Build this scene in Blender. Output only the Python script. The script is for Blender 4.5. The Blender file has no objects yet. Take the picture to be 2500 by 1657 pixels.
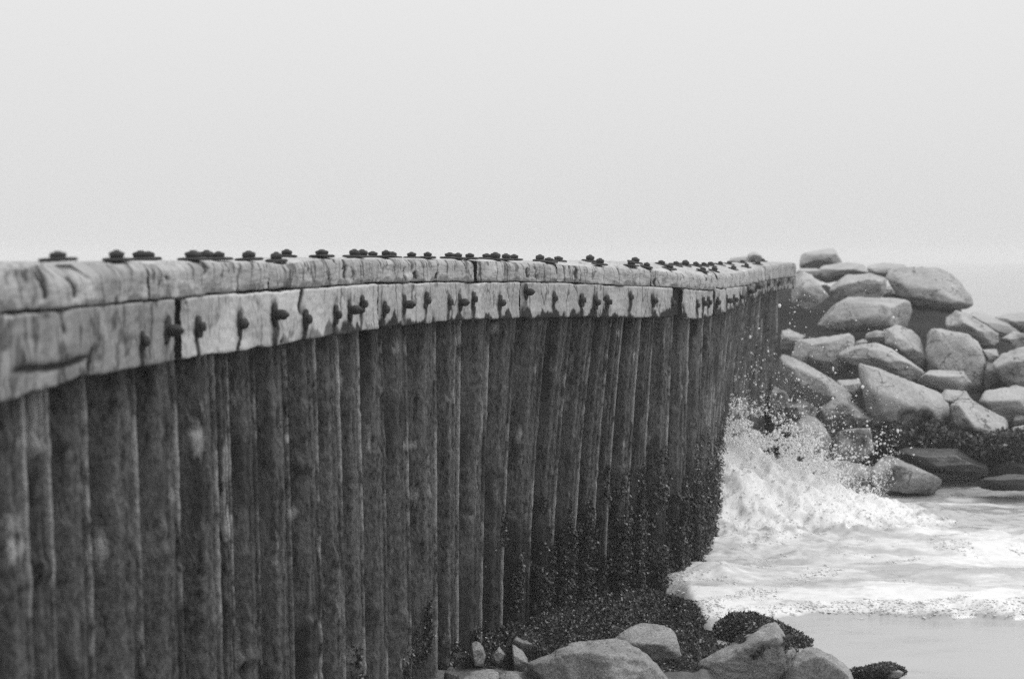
import bpy, bmesh, math, random
import numpy as np
from mathutils import Vector
random.seed(7)
RNG = np.random.default_rng(11)
scene = bpy.context.scene
COL = scene.collection

# ------------------------------------------------------------------ camera
EYE = 2.7                      # eye height above the water, metres
FPX = 3472.0                   # focal length in photo pixels (50 mm on 36 mm film, 2500 px wide)
HOR = 628.0                    # photo row of the eye level
PITCH = math.atan((828.5 - HOR) / FPX)
cam_data = bpy.data.cameras.new('camera')
cam_data.lens = 50.0; cam_data.sensor_width = 36.0
cam_data.clip_start = 0.1; cam_data.clip_end = 3000.0
cam_data.dof.use_dof = True
cam_data.dof.focus_distance = 9.8
cam_data.dof.aperture_fstop = 1.9
cam = bpy.data.objects.new('camera', cam_data); COL.objects.link(cam)
cam.location = (0, 0, EYE)
cam.rotation_euler = (math.pi / 2 - PITCH, 0, 0)
scene.camera = cam

# ------------------------------------------------------------------ sky, sun, exposure
SUN_EL, SUN_AZ = math.radians(60), math.radians(80)   # azimuth clockwise from +Y
world = bpy.data.worlds.new('World'); scene.world = world
world.use_nodes = True
wn, wl = world.node_tree.nodes, world.node_tree.links
wn.clear()
w_out = wn.new('ShaderNodeOutputWorld'); w_bg = wn.new('ShaderNodeBackground')
sky = wn.new('ShaderNodeTexSky'); sky.sky_type = 'NISHITA'; sky.sun_disc = False
sky.sun_elevation = SUN_EL; sky.sun_rotation = SUN_AZ; sky.dust_density = 6.0
bw = wn.new('ShaderNodeRGBToBW'); wl.new(sky.outputs[0], bw.inputs[0])
tc = wn.new('ShaderNodeTexCoord'); sep = wn.new('ShaderNodeSeparateXYZ')
wl.new(tc.outputs['Generated'], sep.inputs[0])
ramp = wn.new('ShaderNodeMapRange')            # overcast sky: brighter overhead than at the horizon
ramp.inputs[1].default_value = 0.0; ramp.inputs[2].default_value = 1.0
ramp.inputs[3].default_value = 7.4; ramp.inputs[4].default_value = 13.0
wl.new(sep.outputs[2], ramp.inputs[0])
mixw = wn.new('ShaderNodeMix'); mixw.data_type = 'FLOAT'
mixw.inputs[0].default_value = 0.06
wl.new(ramp.outputs[0], mixw.inputs[2]); wl.new(bw.outputs[0], mixw.inputs[3])
wl.new(mixw.outputs[0], w_bg.inputs[0]); w_bg.inputs[1].default_value = 0.1
wl.new(w_bg.outputs[0], w_out.inputs[0])
sun_data = bpy.data.lights.new('sun', 'SUN'); sun_data.energy = 1.4; sun_data.angle = math.radians(22)
sun = bpy.data.objects.new('sun', sun_data); COL.objects.link(sun)
sd = Vector((math.sin(SUN_AZ) * math.cos(SUN_EL), math.cos(SUN_AZ) * math.cos(SUN_EL), math.sin(SUN_EL)))
sun.rotation_euler = (-sd).to_track_quat('-Z', 'Y').to_euler()
sun.location = (10, -5, 15)
vs = scene.view_settings
vs.view_transform = 'Standard'; vs.look = 'None'; vs.exposure = 0.0; vs.gamma = 1.0; vs.use_curve_mapping = False
scene.cycles.max_bounces = 6; scene.cycles.diffuse_bounces = 3; scene.cycles.glossy_bounces = 2
scene.cycles.volume_bounces = 1; scene.cycles.transmission_bounces = 2
scene.cycles.use_denoising = False

# ------------------------------------------------------------------ numbers
CP, SP = math.cos(PITCH), math.sin(PITCH)
def unproj(px, py, Y):
    """World point at distance Y in front of the camera that the photo shows at (px, py)."""
    px, py, Y = np.broadcast_arrays(np.asarray(px, float), np.asarray(py, float), np.asarray(Y, float))
    u = (px - 1250.0) / FPX; v = (828.5 - py) / FPX
    dy = CP + v * SP; dz = v * CP - SP
    k = Y / dy
    return np.stack([u * k, Y, EYE + dz * k], -1)
def proj_x(P):
    P = np.asarray(P, float)
    zc = P[..., 1] * CP - (P[..., 2] - EYE) * SP
    return 1250.0 + FPX * P[..., 0] / zc

def _hash(ix, iy, iz, seed):
    h = (ix * 374761393 + iy * 668265263 + iz * 2147483647 + seed * 1274126177) & 0xFFFFFFFF
    h = ((h ^ (h >> 13)) * 1274126177) & 0xFFFFFFFF
    h = ((h ^ (h >> 16)) * 2246822519) & 0xFFFFFFFF
    return ((h ^ (h >> 15)) & 0xFFFFFF) / float(0xFFFFFF) * 2 - 1
def stk(*a): return np.stack(np.broadcast_arrays(*[np.asarray(q, float) for q in a]), -1)
def noise(P, scale=1.0, seed=0):
    P = np.asarray(P, float) * scale + 1000.0
    f = np.floor(P); i = f.astype(np.int64); t = P - f; t = t * t * (3 - 2 * t)
    r = 0.0
    for a in (0, 1):
        for b in (0, 1):
            for c in (0, 1):
                w = (t[..., 0] if a else 1 - t[..., 0]) * (t[..., 1] if b else 1 - t[..., 1]) * (t[..., 2] if c else 1 - t[..., 2])
                r = r + w * _hash(i[..., 0] + a, i[..., 1] + b, i[..., 2] + c, seed)
    return r
def fbm(P, scale=1.0, octaves=4, seed=0, gain=0.5):
    r, a, s = 0.0, 1.0, scale
    for o in range(octaves):
        r = r + a * noise(P, s, seed + o * 17); a *= gain; s *= 2.03
    return r
def sstep(a, b, x):
    t = np.clip((x - a) / (b - a), 0, 1); return t * t * (3 - 2 * t)

# ------------------------------------------------------------------ materials (a black and white place: greys only)
def node(nt, kind, **kw):
    n = nt.nodes.new(kind)
    for k, v in kw.items():
        if k.startswith('i_'):
            key = k[2:]; key = int(key) if key.isdigit() else key
            n.inputs[key].default_value = v
        else: setattr(n, k, v)
    return n
def grey(v): return (v, v, v, 1.0)
def material(name, lo, hi, rough=0.8, nscale=3.0, stretch=(1, 1, 1), bump=0.3, bscale=40.0, bstretch=(1, 1, 1), spec=0.3,
             attr_coord=None, dark_attr=None, dark_val=0.02, light_attr=None, light_val=0.5, fine=0.5, dist=0.02, cuts=None, band=0.17):
    m = bpy.data.materials.new(name); m.use_nodes = True
    nt = m.node_tree; nt.nodes.clear(); L = nt.links.new
    out = node(nt, 'ShaderNodeOutputMaterial'); b = node(nt, 'ShaderNodeBsdfPrincipled')
    L(b.outputs[0], out.inputs[0])
    if attr_coord: src = node(nt, 'ShaderNodeAttribute', attribute_name=attr_coord).outputs['Vector']
    else: src = node(nt, 'ShaderNodeNewGeometry').outputs['Position']
    mp = node(nt, 'ShaderNodeMapping'); mp.inputs['Scale'].default_value = stretch; L(src, mp.inputs[0])
    n1 = node(nt, 'ShaderNodeTexNoise'); n1.inputs['Scale'].default_value = nscale; n1.inputs['Detail'].default_value = 7; n1.inputs['Roughness'].default_value = 0.62
    L(mp.outputs[0], n1.inputs['Vector'])
    n2 = node(nt, 'ShaderNodeTexNoise'); n2.inputs['Scale'].default_value = bscale; n2.inputs['Detail'].default_value = 5; n2.inputs['Roughness'].default_value = 0.65
    mp2 = node(nt, 'ShaderNodeMapping'); mp2.inputs['Scale'].default_value = bstretch; L(src, mp2.inputs[0]); L(mp2.outputs[0], n2.inputs['Vector'])
    mixn = node(nt, 'ShaderNodeMix', data_type='FLOAT'); mixn.inputs[0].default_value = min(fine * 0.5, 0.75)
    L(n1.outputs['Fac'], mixn.inputs[2]); L(n2.outputs['Fac'], mixn.inputs[3])
    rg = node(nt, 'ShaderNodeMapRange'); rg.inputs[1].default_value = 0.5 - band; rg.inputs[2].default_value = 0.5 + band
    rg.inputs[3].default_value = lo; rg.inputs[4].default_value = hi
    L(mixn.outputs[0], rg.inputs[0]); val = rg.outputs[0]
    if cuts:       # thin dark checks and cracks
        mp3 = node(nt, 'ShaderNodeMapping'); mp3.inputs['Scale'].default_value = cuts[0]; L(src, mp3.inputs[0])
        n3 = node(nt, 'ShaderNodeTexNoise'); n3.inputs['Scale'].default_value = cuts[1]; n3.inputs['Detail'].default_value = 3
        L(mp3.outputs[0], n3.inputs['Vector'])
        ab = node(nt, 'ShaderNodeMath', operation='SUBTRACT'); ab.inputs[1].default_value = 0.5; L(n3.outputs['Fac'], ab.inputs[0])
        ab2 = node(nt, 'ShaderNodeMath', operation='ABSOLUTE'); L(ab.outputs[0], ab2.inputs[0])
        r3 = node(nt, 'ShaderNodeMapRange'); r3.inputs[1].default_value = cuts[2] * 0.3; r3.inputs[2].default_value = cuts[2]
        r3.inputs[3].default_value = 0.35; r3.inputs[4].default_value = 1.0; L(ab2.outputs[0], r3.inputs[0])
        ml = node(nt, 'ShaderNodeMath', operation='MULTIPLY'); L(val, ml.inputs[0]); L(r3.outputs[0], ml.inputs[1]); val = ml.outputs[0]
    for at, v in ((dark_attr, dark_val), (light_attr, light_val)):
        if at:
            a = node(nt, 'ShaderNodeAttribute', attribute_name=at)
            ad = node(nt, 'ShaderNodeMath', operation='MULTIPLY_ADD')      # ragged edge on the mark
            L(n2.outputs['Fac'], ad.inputs[0]); ad.inputs[1].default_value = 0.9; L(a.outputs['Fac'], ad.inputs[2])
            r = node(nt, 'ShaderNodeMapRange'); r.inputs[1].default_value = 0.62; r.inputs[2].default_value = 1.15; L(ad.outputs[0], r.inputs[0])
            mx = node(nt, 'ShaderNodeMix', data_type='FLOAT'); L(r.outputs[0], mx.inputs[0]); L(val, mx.inputs[2]); mx.inputs[3].default_value = v
            val = mx.outputs[0]
    cmb = node(nt, 'ShaderNodeCombineColor'); [L(val, cmb.inputs[i]) for i in range(3)]
    L(cmb.outputs[0], b.inputs['Base Color'])
    b.inputs['Roughness'].default_value = rough; b.inputs['Specular IOR Level'].default_value = spec
    if bump:
        bp = node(nt, 'ShaderNodeBump'); bp.inputs['Strength'].default_value = bump; bp.inputs['Distance'].default_value = dist
        L(mixn.outputs[0], bp.inputs['Height']) if fine > 0.9 else L(n2.outputs['Fac'], bp.inputs['Height'])
        L(bp.outputs[0], b.inputs['Normal'])
    return m

M_TIMBER = material('weathered_timber', 0.20, 0.56, rough=0.9, nscale=6, stretch=(1, 1, .6), bump=1.0, bscale=55, fine=1.0, dist=0.012, spec=0.15, bstretch=(1.4, 1, 0.5),
                    attr_coord='tc', dark_attr='stain_or_shade', dark_val=0.035, light_attr='salt_or_light', light_val=0.62, cuts=((1.6, 1, 0.3), 5.0, 0.016))
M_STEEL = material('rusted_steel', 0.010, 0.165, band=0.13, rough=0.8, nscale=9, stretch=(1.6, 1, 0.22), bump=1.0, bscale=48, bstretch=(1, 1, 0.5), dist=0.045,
                   attr_coord='tc', dark_attr='stain_or_shade', dark_val=0.014, light_attr='salt_or_light', light_val=0.36, spec=0.3, fine=1.1)
M_IRON = material('rusted_iron', 0.015, 0.06, rough=0.7, nscale=20, bump=0.8, bscale=120, spec=0.35, dist=0.006)
M_GAP_SHADE = material('gap_shade_dark', 0.01, 0.02, rough=0.9, bump=0.3)  # near-black colour in place of the shade inside gaps
M_ROCK = material('pale_granite', 0.25, 0.54, rough=0.9, nscale=1.8, bump=0.9, bscale=24, fine=0.95, spec=0.15, dist=0.05, cuts=((1, 1, 1.5), 1.9, 0.009), dark_attr='stain_or_shade', dark_val=0.03, light_attr='salt_or_light', light_val=0.5)
M_ROCK_HAZED = material('hazed_granite', 0.32, 0.46, rough=0.9, nscale=2.2, bump=0.5, bscale=30, fine=0.9)  # lighter granite copy; haze on the far stones is put into its colour
M_ROCK_DARK = material('wet_granite', 0.04, 0.13, rough=0.35, nscale=3, bump=0.6, bscale=30, spec=0.6, dark_attr='stain_or_shade', dark_val=0.015)
M_ROCK_NEAR = material('speckled_granite', 0.08, 0.50, rough=0.85, nscale=4, bump=1.0, bscale=75, fine=1.3, dist=0.02, spec=0.2, dark_attr='stain_or_shade', dark_val=0.02)
M_MAT = material('mussel_mat', 0.008, 0.03, rough=0.7, nscale=12, bump=1.0, bscale=70, spec=0.3, dist=0.03)
M_WEED = material('wet_seaweed', 0.010, 0.10, rough=0.28, nscale=9, bump=0.2, bscale=80, spec=0.6)
M_BEACH = material('wet_shingle', 0.06, 0.22, rough=0.6, nscale=8, bump=1.0, bscale=50, spec=0.3, fine=1.0, dist=0.02, dark_attr='stain_or_shade', dark_val=.015)
M_FILL = material('sand_fill', 0.2, 0.35, rough=0.95)

def water_material():
    m = bpy.data.materials.new('surf_water'); m.use_nodes = True
    nt = m.node_tree; nt.nodes.clear(); L = nt.links.new
    out = node(nt, 'ShaderNodeOutputMaterial'); b = node(nt, 'ShaderNodeBsdfPrincipled'); L(b.outputs[0], out.inputs[0])
    g = node(nt, 'ShaderNodeNewGeometry'); a = node(nt, 'ShaderNodeAttribute', attribute_name='foam')
    mp = node(nt, 'ShaderNodeMapping'); mp.inputs['Scale'].default_value = (0.7, 1.5, 1); L(g.outputs['Position'], mp.inputs[0])
    wp = node(nt, 'ShaderNodeTexNoise'); wp.inputs['Scale'].default_value = 2.2; wp.inputs['Detail'].default_value = 3; L(mp.outputs[0], wp.inputs['Vector'])
    va = node(nt, 'ShaderNodeVectorMath', operation='MULTIPLY_ADD'); L(wp.outputs['Color'], va.inputs[0]); va.inputs[1].default_value = (0.5, 0.5, 0.5); L(mp.outputs[0], va.inputs[2])
    n = node(nt, 'ShaderNodeTexNoise'); n.inputs['Scale'].default_value = 7; n.inputs['Detail'].default_value = 9; n.inputs['Roughness'].default_value = 0.68; L(va.outputs[0], n.inputs['Vector'])
    ad = node(nt, 'ShaderNodeMath', operation='ADD'); L(n.outputs['Fac'], ad.inputs[0]); L(a.outputs['Fac'], ad.inputs[1])
    r = node(nt, 'ShaderNodeMapRange'); r.inputs[1].default_value = 0.88; r.inputs[2].default_value = 1.30; L(ad.outputs[0], r.inputs[0])
    mx = node(nt, 'ShaderNodeMix', data_type='FLOAT'); L(r.outputs[0], mx.inputs[0]); mx.inputs[2].default_value = 0.41; mx.inputs[3].default_value = 0.76
    dp = node(nt, 'ShaderNodeAttribute', attribute_name='deep')       # open water beyond the surf is dark and clear
    md = node(nt, 'ShaderNodeMix', data_type='FLOAT'); L(dp.outputs['Fac'], md.inputs[0]); L(mx.outputs[0], md.inputs[2]); md.inputs[3].default_value = 0.26
    cmb = node(nt, 'ShaderNodeCombineColor'); [L(md.outputs[0], cmb.inputs[i]) for i in range(3)]
    L(cmb.outputs[0], b.inputs['Base Color'])
    rr = node(nt, 'ShaderNodeMix', data_type='FLOAT'); L(r.outputs[0], rr.inputs[0]); rr.inputs[2].default_value = 0.16; rr.inputs[3].default_value = 0.75
    L(rr.outputs[0], b.inputs['Roughness']); b.inputs['Specular IOR Level'].default_value = 0.5
    bp = node(nt, 'ShaderNodeBump'); bp.inputs['Strength'].default_value = 0.5; bp.inputs['Distance'].default_value = 0.02
    ml = node(nt, 'ShaderNodeMath', operation='MULTIPLY'); L(n.outputs['Fac'], ml.inputs[0])
    r2 = node(nt, 'ShaderNodeMapRange'); r2.inputs[3].default_value = 0.3; r2.inputs[4].default_value = 1.0; L(a.outputs['Fac'], r2.inputs[0]); L(r2.outputs[0], ml.inputs[1])
    L(ml.outputs[0], bp.inputs['Height']); L(bp.outputs[0], b.inputs['Normal'])
    return m
M_WATER = water_material()
M_FOAM = bpy.data.materials.new('white_spray'); M_FOAM.use_nodes = True
_b = M_FOAM.node_tree.nodes['Principled BSDF']; _b.inputs['Base Color'].default_value = grey(0.8); _b.inputs['Roughness'].default_value = 0.5
_b.inputs['Subsurface Weight'].default_value = 0.0

# ------------------------------------------------------------------ object helpers
def mesh_obj(name, verts, faces, mat, loc=None, parent=None, attrs=None, smooth=True, subtract=None):
    verts = np.asarray(verts, float)
    base = np.zeros(3) if loc is None else np.asarray(loc, float)
    off = base if subtract is None else subtract
    me = bpy.data.meshes.new(name)
    faces = np.asarray(faces) if not isinstance(faces, list) else faces
    if isinstance(faces, np.ndarray):
        nf, k = faces.shape
        me.vertices.add(len(verts)); me.vertices.foreach_set('co', (verts - off).astype(np.float32).ravel())
        me.loops.add(nf * k); me.loops.foreach_set('vertex_index', faces.astype(np.int32).ravel())
        me.polygons.add(nf)
        me.polygons.foreach_set('loop_start', np.arange(0, nf * k, k, dtype=np.int32))
        me.update(calc_edges=True)
        me.validate()
    else:
        me.from_pydata((verts - off).tolist(), [], faces); me.update()
    me.polygons.foreach_set('use_smooth', np.full(len(me.polygons), smooth))
    for an, av in (attrs or {}).items():
        av = np.asarray(av, np.float32)
        if av.ndim == 2:
            at = me.attributes.new(an, 'FLOAT_VECTOR', 'POINT'); at.data.foreach_set('vector', av.ravel())
        else:
            at = me.attributes.new(an, 'FLOAT', 'POINT'); at.data.foreach_set('value', av.ravel())
    me.materials.append(mat)
    o = bpy.data.objects.new(name, me); COL.objects.link(o)
    if loc is not None and parent is None: o.location = tuple(base)
    if parent is not None: o.parent = parent
    return o
def tag(o, label=None, cat=None, group=None, kind=None):
    if label: o['label'] = label
    if cat: o['category'] = cat
    if group: o['group'] = group
    if kind: o['kind'] = kind
    return o
def grid_faces(nr, nc, wrap=False):
    i = np.arange(nr - 1)[:, None]; j = np.arange(nc if wrap else nc - 1)[None, :]
    a = i * nc + j; b = i * nc + (j + 1) % nc; c = (i + 1) * nc + (j + 1) % nc; d = (i + 1) * nc + j
    return np.stack([a, b, c, d], -1).reshape(-1, 4)

# ------------------------------------------------------------------ haze
def build_haze(density):
    bm = bmesh.new(); bmesh.ops.create_cube(bm, size=1.0)
    me = bpy.data.meshes.new('haze'); bm.to_mesh(me); bm.free()
    m = bpy.data.materials.new('sea_haze'); m.use_nodes = True
    nt = m.node_tree; nt.nodes.clear()
    out = nt.nodes.new('ShaderNodeOutputMaterial'); v = nt.nodes.new('ShaderNodeVolumePrincipled')
    v.inputs['Color'].default_value = grey(0.97); v.inputs['Density'].default_value = density
    nt.links.new(v.outputs[0], out.inputs['Volume'])
    me.materials.append(m)
    o = bpy.data.objects.new('haze', me); COL.objects.link(o)
    o.location = (0, 280, 1.0); o.scale = (700, 660, 8.0)
    tag(o, 'pale sea haze over the breakwater and the water', 'haze', kind='stuff')
    return o

# ------------------------------------------------------------------ the line of the bulkhead
U  = np.arange(-420, 1946, 1.0)
def tab(pairs, smooth=9):
    x, y = zip(*pairs); r = np.interp(U, x, y)
    if smooth:
        k = np.hanning(smooth * 2 + 1); k /= k.sum()
        r = np.convolve(np.pad(r, smooth, mode='edge'), k, 'valid')
    return r
DT = tab([(-420, 3.15), (-200, 3.62), (0, 4.2), (200, 4.85), (430, 5.65), (800, 7.05), (1100, 8.75), (1300, 9.85), (1400, 10.3), (1560, 11.0), (1648, 11.45), (1727, 12.1), (1755, 12.45), (1790, 13.3), (1819, 14.3), (1870, 16.2), (1915, 18.0), (1946, 19.2)], 14)
YT = tab([(-420, 700), (0, 688), (15, 672), (38, 652), (100, 642), (200, 638), (430, 637), (560, 635), (660, 636), (700, 642), (730, 636), (800, 628), (1000, 629), (1100, 631), (1250, 636), (1400, 645), (1560, 654), (1648, 662), (1727, 670), (1755, 668), (1790, 666), (1819, 660), (1870, 648), (1917, 640), (1946, 640)], 8)
YJ = tab([(-420, 820), (0, 767), (250, 745), (430, 728), (575, 714), (800, 700), (930, 690), (1100, 688), (1275, 688), (1400, 691), (1500, 696), (1648, 703), (1727, 709), (1755, 706), (1819, 699), (1870, 686), (1917, 678), (1946, 677)], 6)
YB = tab([(-420, 1090), (0, 985), (60, 968), (200, 922), (430, 880), (575, 858), (800, 822), (930, 802), (1100, 783), (1275, 776), (1400, 774), (1648, 775), (1700, 777), (1727, 776), (1760, 768), (1795, 752), (1819, 741), (1850, 724), (1880, 713), (1917, 706), (1946, 704)], 6)
RAISE = tab([(-420, 0), (1100, 0.0), (1400, 0.03), (1600, 0.07), (1727, 0.10), (1819, 0.07), (1917, 0.01), (1946, 0)], 20)
OFF = tab([(-420, 25), (300, 20), (1000, 14), (1100, 2), (1250, -28), (1400, -52), (1500, -52), (1600, -34), (1690, -14), (1727, -5), (1775, -22), (1819, -45), (1870, -25), (1900, 0), (1946, 0)], 20)
PT = unproj(U, YT, DT); PJ = unproj(U, YJ, DT); PB = unproj(U, YB, DT)
FX, FY = unproj(U, YJ, DT)[:, 0], DT
ZT, ZJ, ZB = PT[:, 2], PJ[:, 2], PB[:, 2]
kk = np.hanning(61); kk /= kk.sum()
def smooth_arr(a): return np.convolve(np.pad(a, 30, mode='reflect', reflect_type='odd'), kk, 'valid')
TX, TY = np.gradient(smooth_arr(FX)), np.gradient(smooth_arr(FY))
TL = np.hypot(TX, TY); TX, TY = TX / TL, TY / TL
NX, NY = TY, -TX                                   # seaward normal
S = np.concatenate([[0], np.cumsum(np.hypot(np.diff(FX), np.diff(FY)))])
at_u = lambda arr, u: np.interp(u, U, arr)
u_of_s = lambda s: np.interp(s, S, U)
CAPW = 0.36
ORIGIN = np.array([at_u(FX, 900), at_u(FY, 900), 0.0])
bulkhead = bpy.data.objects.new('bulkhead', None); COL.objects.link(bulkhead)
bulkhead.location = tuple(ORIGIN)
tag(bulkhead, 'long curving bulkhead of rusted sheet piles under a bolted pale timber cap', 'sea wall')

# bolts: photo columns, and the row height on the lower timber
TOP_FRONT = [142, 285, 472, 534, 608, 675, 786, 865, 943, 1044, 1118, 1147, 1209, 1235, 1340, 1464, 1541, 1578, 1634, 1715, 1743, 1790, 1822, 1850]
TOP_BACK = [344, 363, 505, 700, 884, 910, 958, 1005, 1098, 1188, 1255, 1318, 1363, 1440, 1550, 1614, 1650, 1672, 1698, 1718, 1735, 1758, 1780, 1812, 1838, 1862]
SIDE = [(406, 806, 1.3), (345, 833, .5), (484, 798, .7), (582, 790, 1.1), (670, 768, 1.2), (746, 779, .9), (819, 768, .9), (852, 757, 1.25), (884, 742, .8), (938, 755, .8), (986, 743, 1.2),
        (1040, 733, .9), (1095, 738, .9), (1122, 738, 1.2), (1155, 730, .8), (1220, 739, 1.0), (1284, 713, 1.2), (1352, 728, .9), (1421, 733, .9), (1454, 738, 1.1), (1482, 737, 1.0),
        (1538, 725, .8), (1594, 734, 1.1), (1641, 740, .8), (1701, 745, .8), (1717, 740, 1.1), (1730, 738, .9), (1752, 738, .8), (1774, 734, 1.2), (1792, 732, 1.1), (1806, 725, 1.1), (1828, 712, 1.2), (1846, 700, 1.2), (1872, 694, 1.0), (1900, 690, .9)]

def build_timber(kind, u0, u1, seed, dark=0.0, proud=0.0, wear=1.0):
    s0, s1 = np.interp([u0, u1], U, S)
    n = max(12, int((s1 - s0) / 0.012)); s = np.linspace(s0, s1, n); u = u_of_s(s)
    fx, fy, nx, ny = (at_u(a, u) for a in (FX, FY, NX, NY))
    if kind == 'upper': zt, zb = at_u(ZT, u), at_u(ZJ, u) + 0.002
    else: zt, zb = at_u(ZJ, u) - 0.002, at_u(ZB, u)
    # section: (across 0..1 seaward->land, up 0..1)
    r = 0.09
    sec = [(0, v) for v in np.linspace(0.02, 0.93 if kind == 'upper' else 0.97, 22)]
    sec += ([(0.02, 0.975)] if kind == 'upper' else [(0.004, 0.992)]) + [(0.05, 1.0)] + [(w, 1) for w in np.linspace(0.1, 0.95, 14)] + [(0.99, 0.97)]
    sec += [(1, v) for v in np.linspace(0.9, 0.08, 5)] + [(0.97, 0.0)] + [(w, 0) for w in np.linspace(0.85, 0.06, 6)] + [(0.01, 0.01)]
    sec = np.array(sec); W, V = sec[:, 0], sec[:, 1]; m = len(sec)
    back = W * CAPW
    h = (zt - zb)[:, None]
    z = zb[:, None] + V * h + at_u(RAISE, u)[:, None] * W * (V if kind == 'lower' else 1)
    back = np.broadcast_to(back, z.shape)
    P3 = np.stack([np.broadcast_to(s[:, None], z.shape), np.broadcast_to(V * 0.3, z.shape), back + seed], -1)
    # wear: rounded and eroded top seaward edge, hollows, end rounding
    edge = np.exp(-((W + (1 - V)[None, :]) / (0.16 + 0.22 * sstep(5.6, 4.2, fy)[:, None])) ** 2)
    lowf = fbm(P3, 1.6, 3, seed) ; midf = fbm(P3, 7, 3, seed + 5); fin = fbm(P3 * np.array([1, 4, 1]), 28, 2, seed + 9)
    near = sstep(5.6, 4.2, fy)[:, None]
    ins = 0.006 * np.abs(lowf) + 0.006 * midf + 0.0025 * fin - proud
    topw = (kind == 'upper') * edge * (0.012 + (0.022 + 0.075 * near) * np.clip(lowf + 0.4, 0, 1.5)) * wear
    endd = np.minimum(s - s0, s1 - s)[:, None]
    endr = 0.018 * np.exp(-(endd / 0.02) ** 2)
    face = (W < 0.06) * 1.0; top = (V > 0.94) * 1.0
    inset = ins * (0.4 + 0.6 * face) + topw + endr
    back2 = back + inset * (1 - 2 * (W > 0.9))
    x = fx[:, None] - nx[:, None] * back2; y = fy[:, None] - ny[:, None] * back2
    z = z - top * (np.maximum(0, 0.010 * midf + 0.004 * fin) + topw * 0.8 + endr * 0.5) + (V < 0.05) * (0.005 * midf + 0.3 * endr)
    if kind == 'upper': z = z - near * top * 0.05 * np.clip(fbm(P3, 3.0, 2, seed + 31), 0, 1) * (W < 0.8)
    # vertical checks cut into the seaward face
    ck = np.zeros((n, m)); crng = np.random.default_rng(seed + 400)
    for _ in range(int((s1 - s0) * (5.0 if kind == 'upper' else 2.2))):
        sc = crng.uniform(s0, s1); v0 = crng.uniform(-0.1, 0.8); v1 = v0 + crng.uniform(0.15, 0.7); wd = crng.choice([0.006, 0.008, 0.012, 0.02])
        wob = sc + 0.012 * np.sin(V * 9 + sc * 30)
        ck = np.maximum(ck, np.exp(-((s[:, None] - wob) / wd) ** 2) * sstep(v0, v0 + .1, V) * sstep(v1, v1 - .1, V))
    if kind == 'lower' and u0 < 0:      # the long split near the bottom of the nearest lower timber
        ck = np.maximum(ck, 1.2 * np.exp(-((V[None, :] - 0.30 - 0.05 * np.sin(s * 7)[:, None]) / 0.035) ** 2) * (sstep(20, 60, u) * sstep(235, 190, u))[:, None])
    ck *= face
    x = x - nx[:, None] * ck * 0.012; y = y - ny[:, None] * ck * 0.012
    # stains
    st = np.full((n, m), dark) + 0.75 * ck
    zz = z
    if kind == 'lower':
        for bx, by, bs in SIDE:
            bu = bx; sb = np.interp(bu, U, S); zb_ = unproj(bu, by, at_u(DT, bu))[2]
            ds = (s[:, None] - sb)
            wob = 0.01 * np.sin(zz * 40 + bx)
            wide = (0.036 + 0.02 * noise(stk(zz * 9, 0.0, ds * 0 + bx), 1, 3)) * bs
            down = sstep(0.06, -0.02, zz - zb_)
            st = np.maximum(st, 0.95 * np.exp(-((ds + wob) / wide) ** 4) * down * (0.7 + .3 * noise(P3 * np.array([3, 1, 1]), 9, 4)))
            st = np.maximum(st, 0.7 * np.exp(-((ds / .5) ** 2 + (zz - zb_ - 0.01) ** 2) / (0.07 * bs) ** 2))
        rag = 0.045 + 0.05 * fbm(P3 * np.array([1, 0, 0]), 14, 3, seed + 3) + 0.03 * noise(P3, 2, 8)
        st = np.maximum(st, 0.75 * sstep(rag, rag - 0.03, (zz - zb[:, None])) * sstep(600, 900, u)[:, None])
    st = np.maximum(st, 0.40 * sstep(0.75, 1.05, fbm(P3 * np.array([1, .4, 1]), 6.5, 4, seed + 77)))
    if kind == 'upper':
        low = zz - zb[:, None]
        st = np.maximum(st, 0.45 * sstep(0.02, 0.0, low - 0.012 - 0.02 * fbm(P3 * np.array([1, 0, 0]), 12, 3, seed + 4)))
    far = sstep(1785, 1830, u)[:, None]
    if kind == 'lower': st = np.maximum(st, far * sstep(0.035, 0.07, zz - zb[:, None] + 0.03 * lowf) * (0.55 + .3 * midf))
    nr_ = sstep(5.8, 5.2, fy)[:, None]
    st = np.maximum(st, nr_ * face * (0.56 if kind == 'lower' else 0.36) * sstep(-0.35, 0.55, fbm(P3 * np.array([1, .6, 1]), 15, 4, seed + 60, .65)))
    sa = 0.5 * sstep(0.2, 0.9, fbm(P3, 2.3, 3, seed + 21)) * face + 0.35 * top
    if kind == 'lower': sa = sa + 0.3 * sstep(500, 620, u)[:, None] * sstep(935, 925, u)[:, None] * face  # salt plus the brighter lit stretch of this face, painted paler
    sa = sa * np.clip(1 - 1.5 * st, 0, 1)
    verts = np.stack([x, y, z], -1).reshape(-1, 3)
    F = grid_faces(n, m, True)
    # closed ends with an inner ring so that they stay quads
    extra, ff = [], []
    for e, row in ((0, 0), (1, n - 1)):
        ring = np.arange(m) + row * m
        i0 = len(verts) + len(extra)
        extra.extend(verts[ring]); extra.append(verts[ring].mean(0))
        for j in range(0, m):
            a, b_ = i0 + j, i0 + (j + 1) % m
            ff.append((a, b_, i0 + m) if e == 1 else (b_, a, i0 + m))
    verts2 = np.vstack([verts, np.array(extra)])
    faces = F.tolist() + ff
    tcv = np.stack([np.broadcast_to(s[:, None], z.shape) + seed * 3.7, np.broadcast_to(back, z.shape), z], -1).reshape(-1, 3)
    tcv = np.vstack([tcv, tcv[:m], tcv[:1], tcv[-m:], tcv[-1:]])
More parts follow.
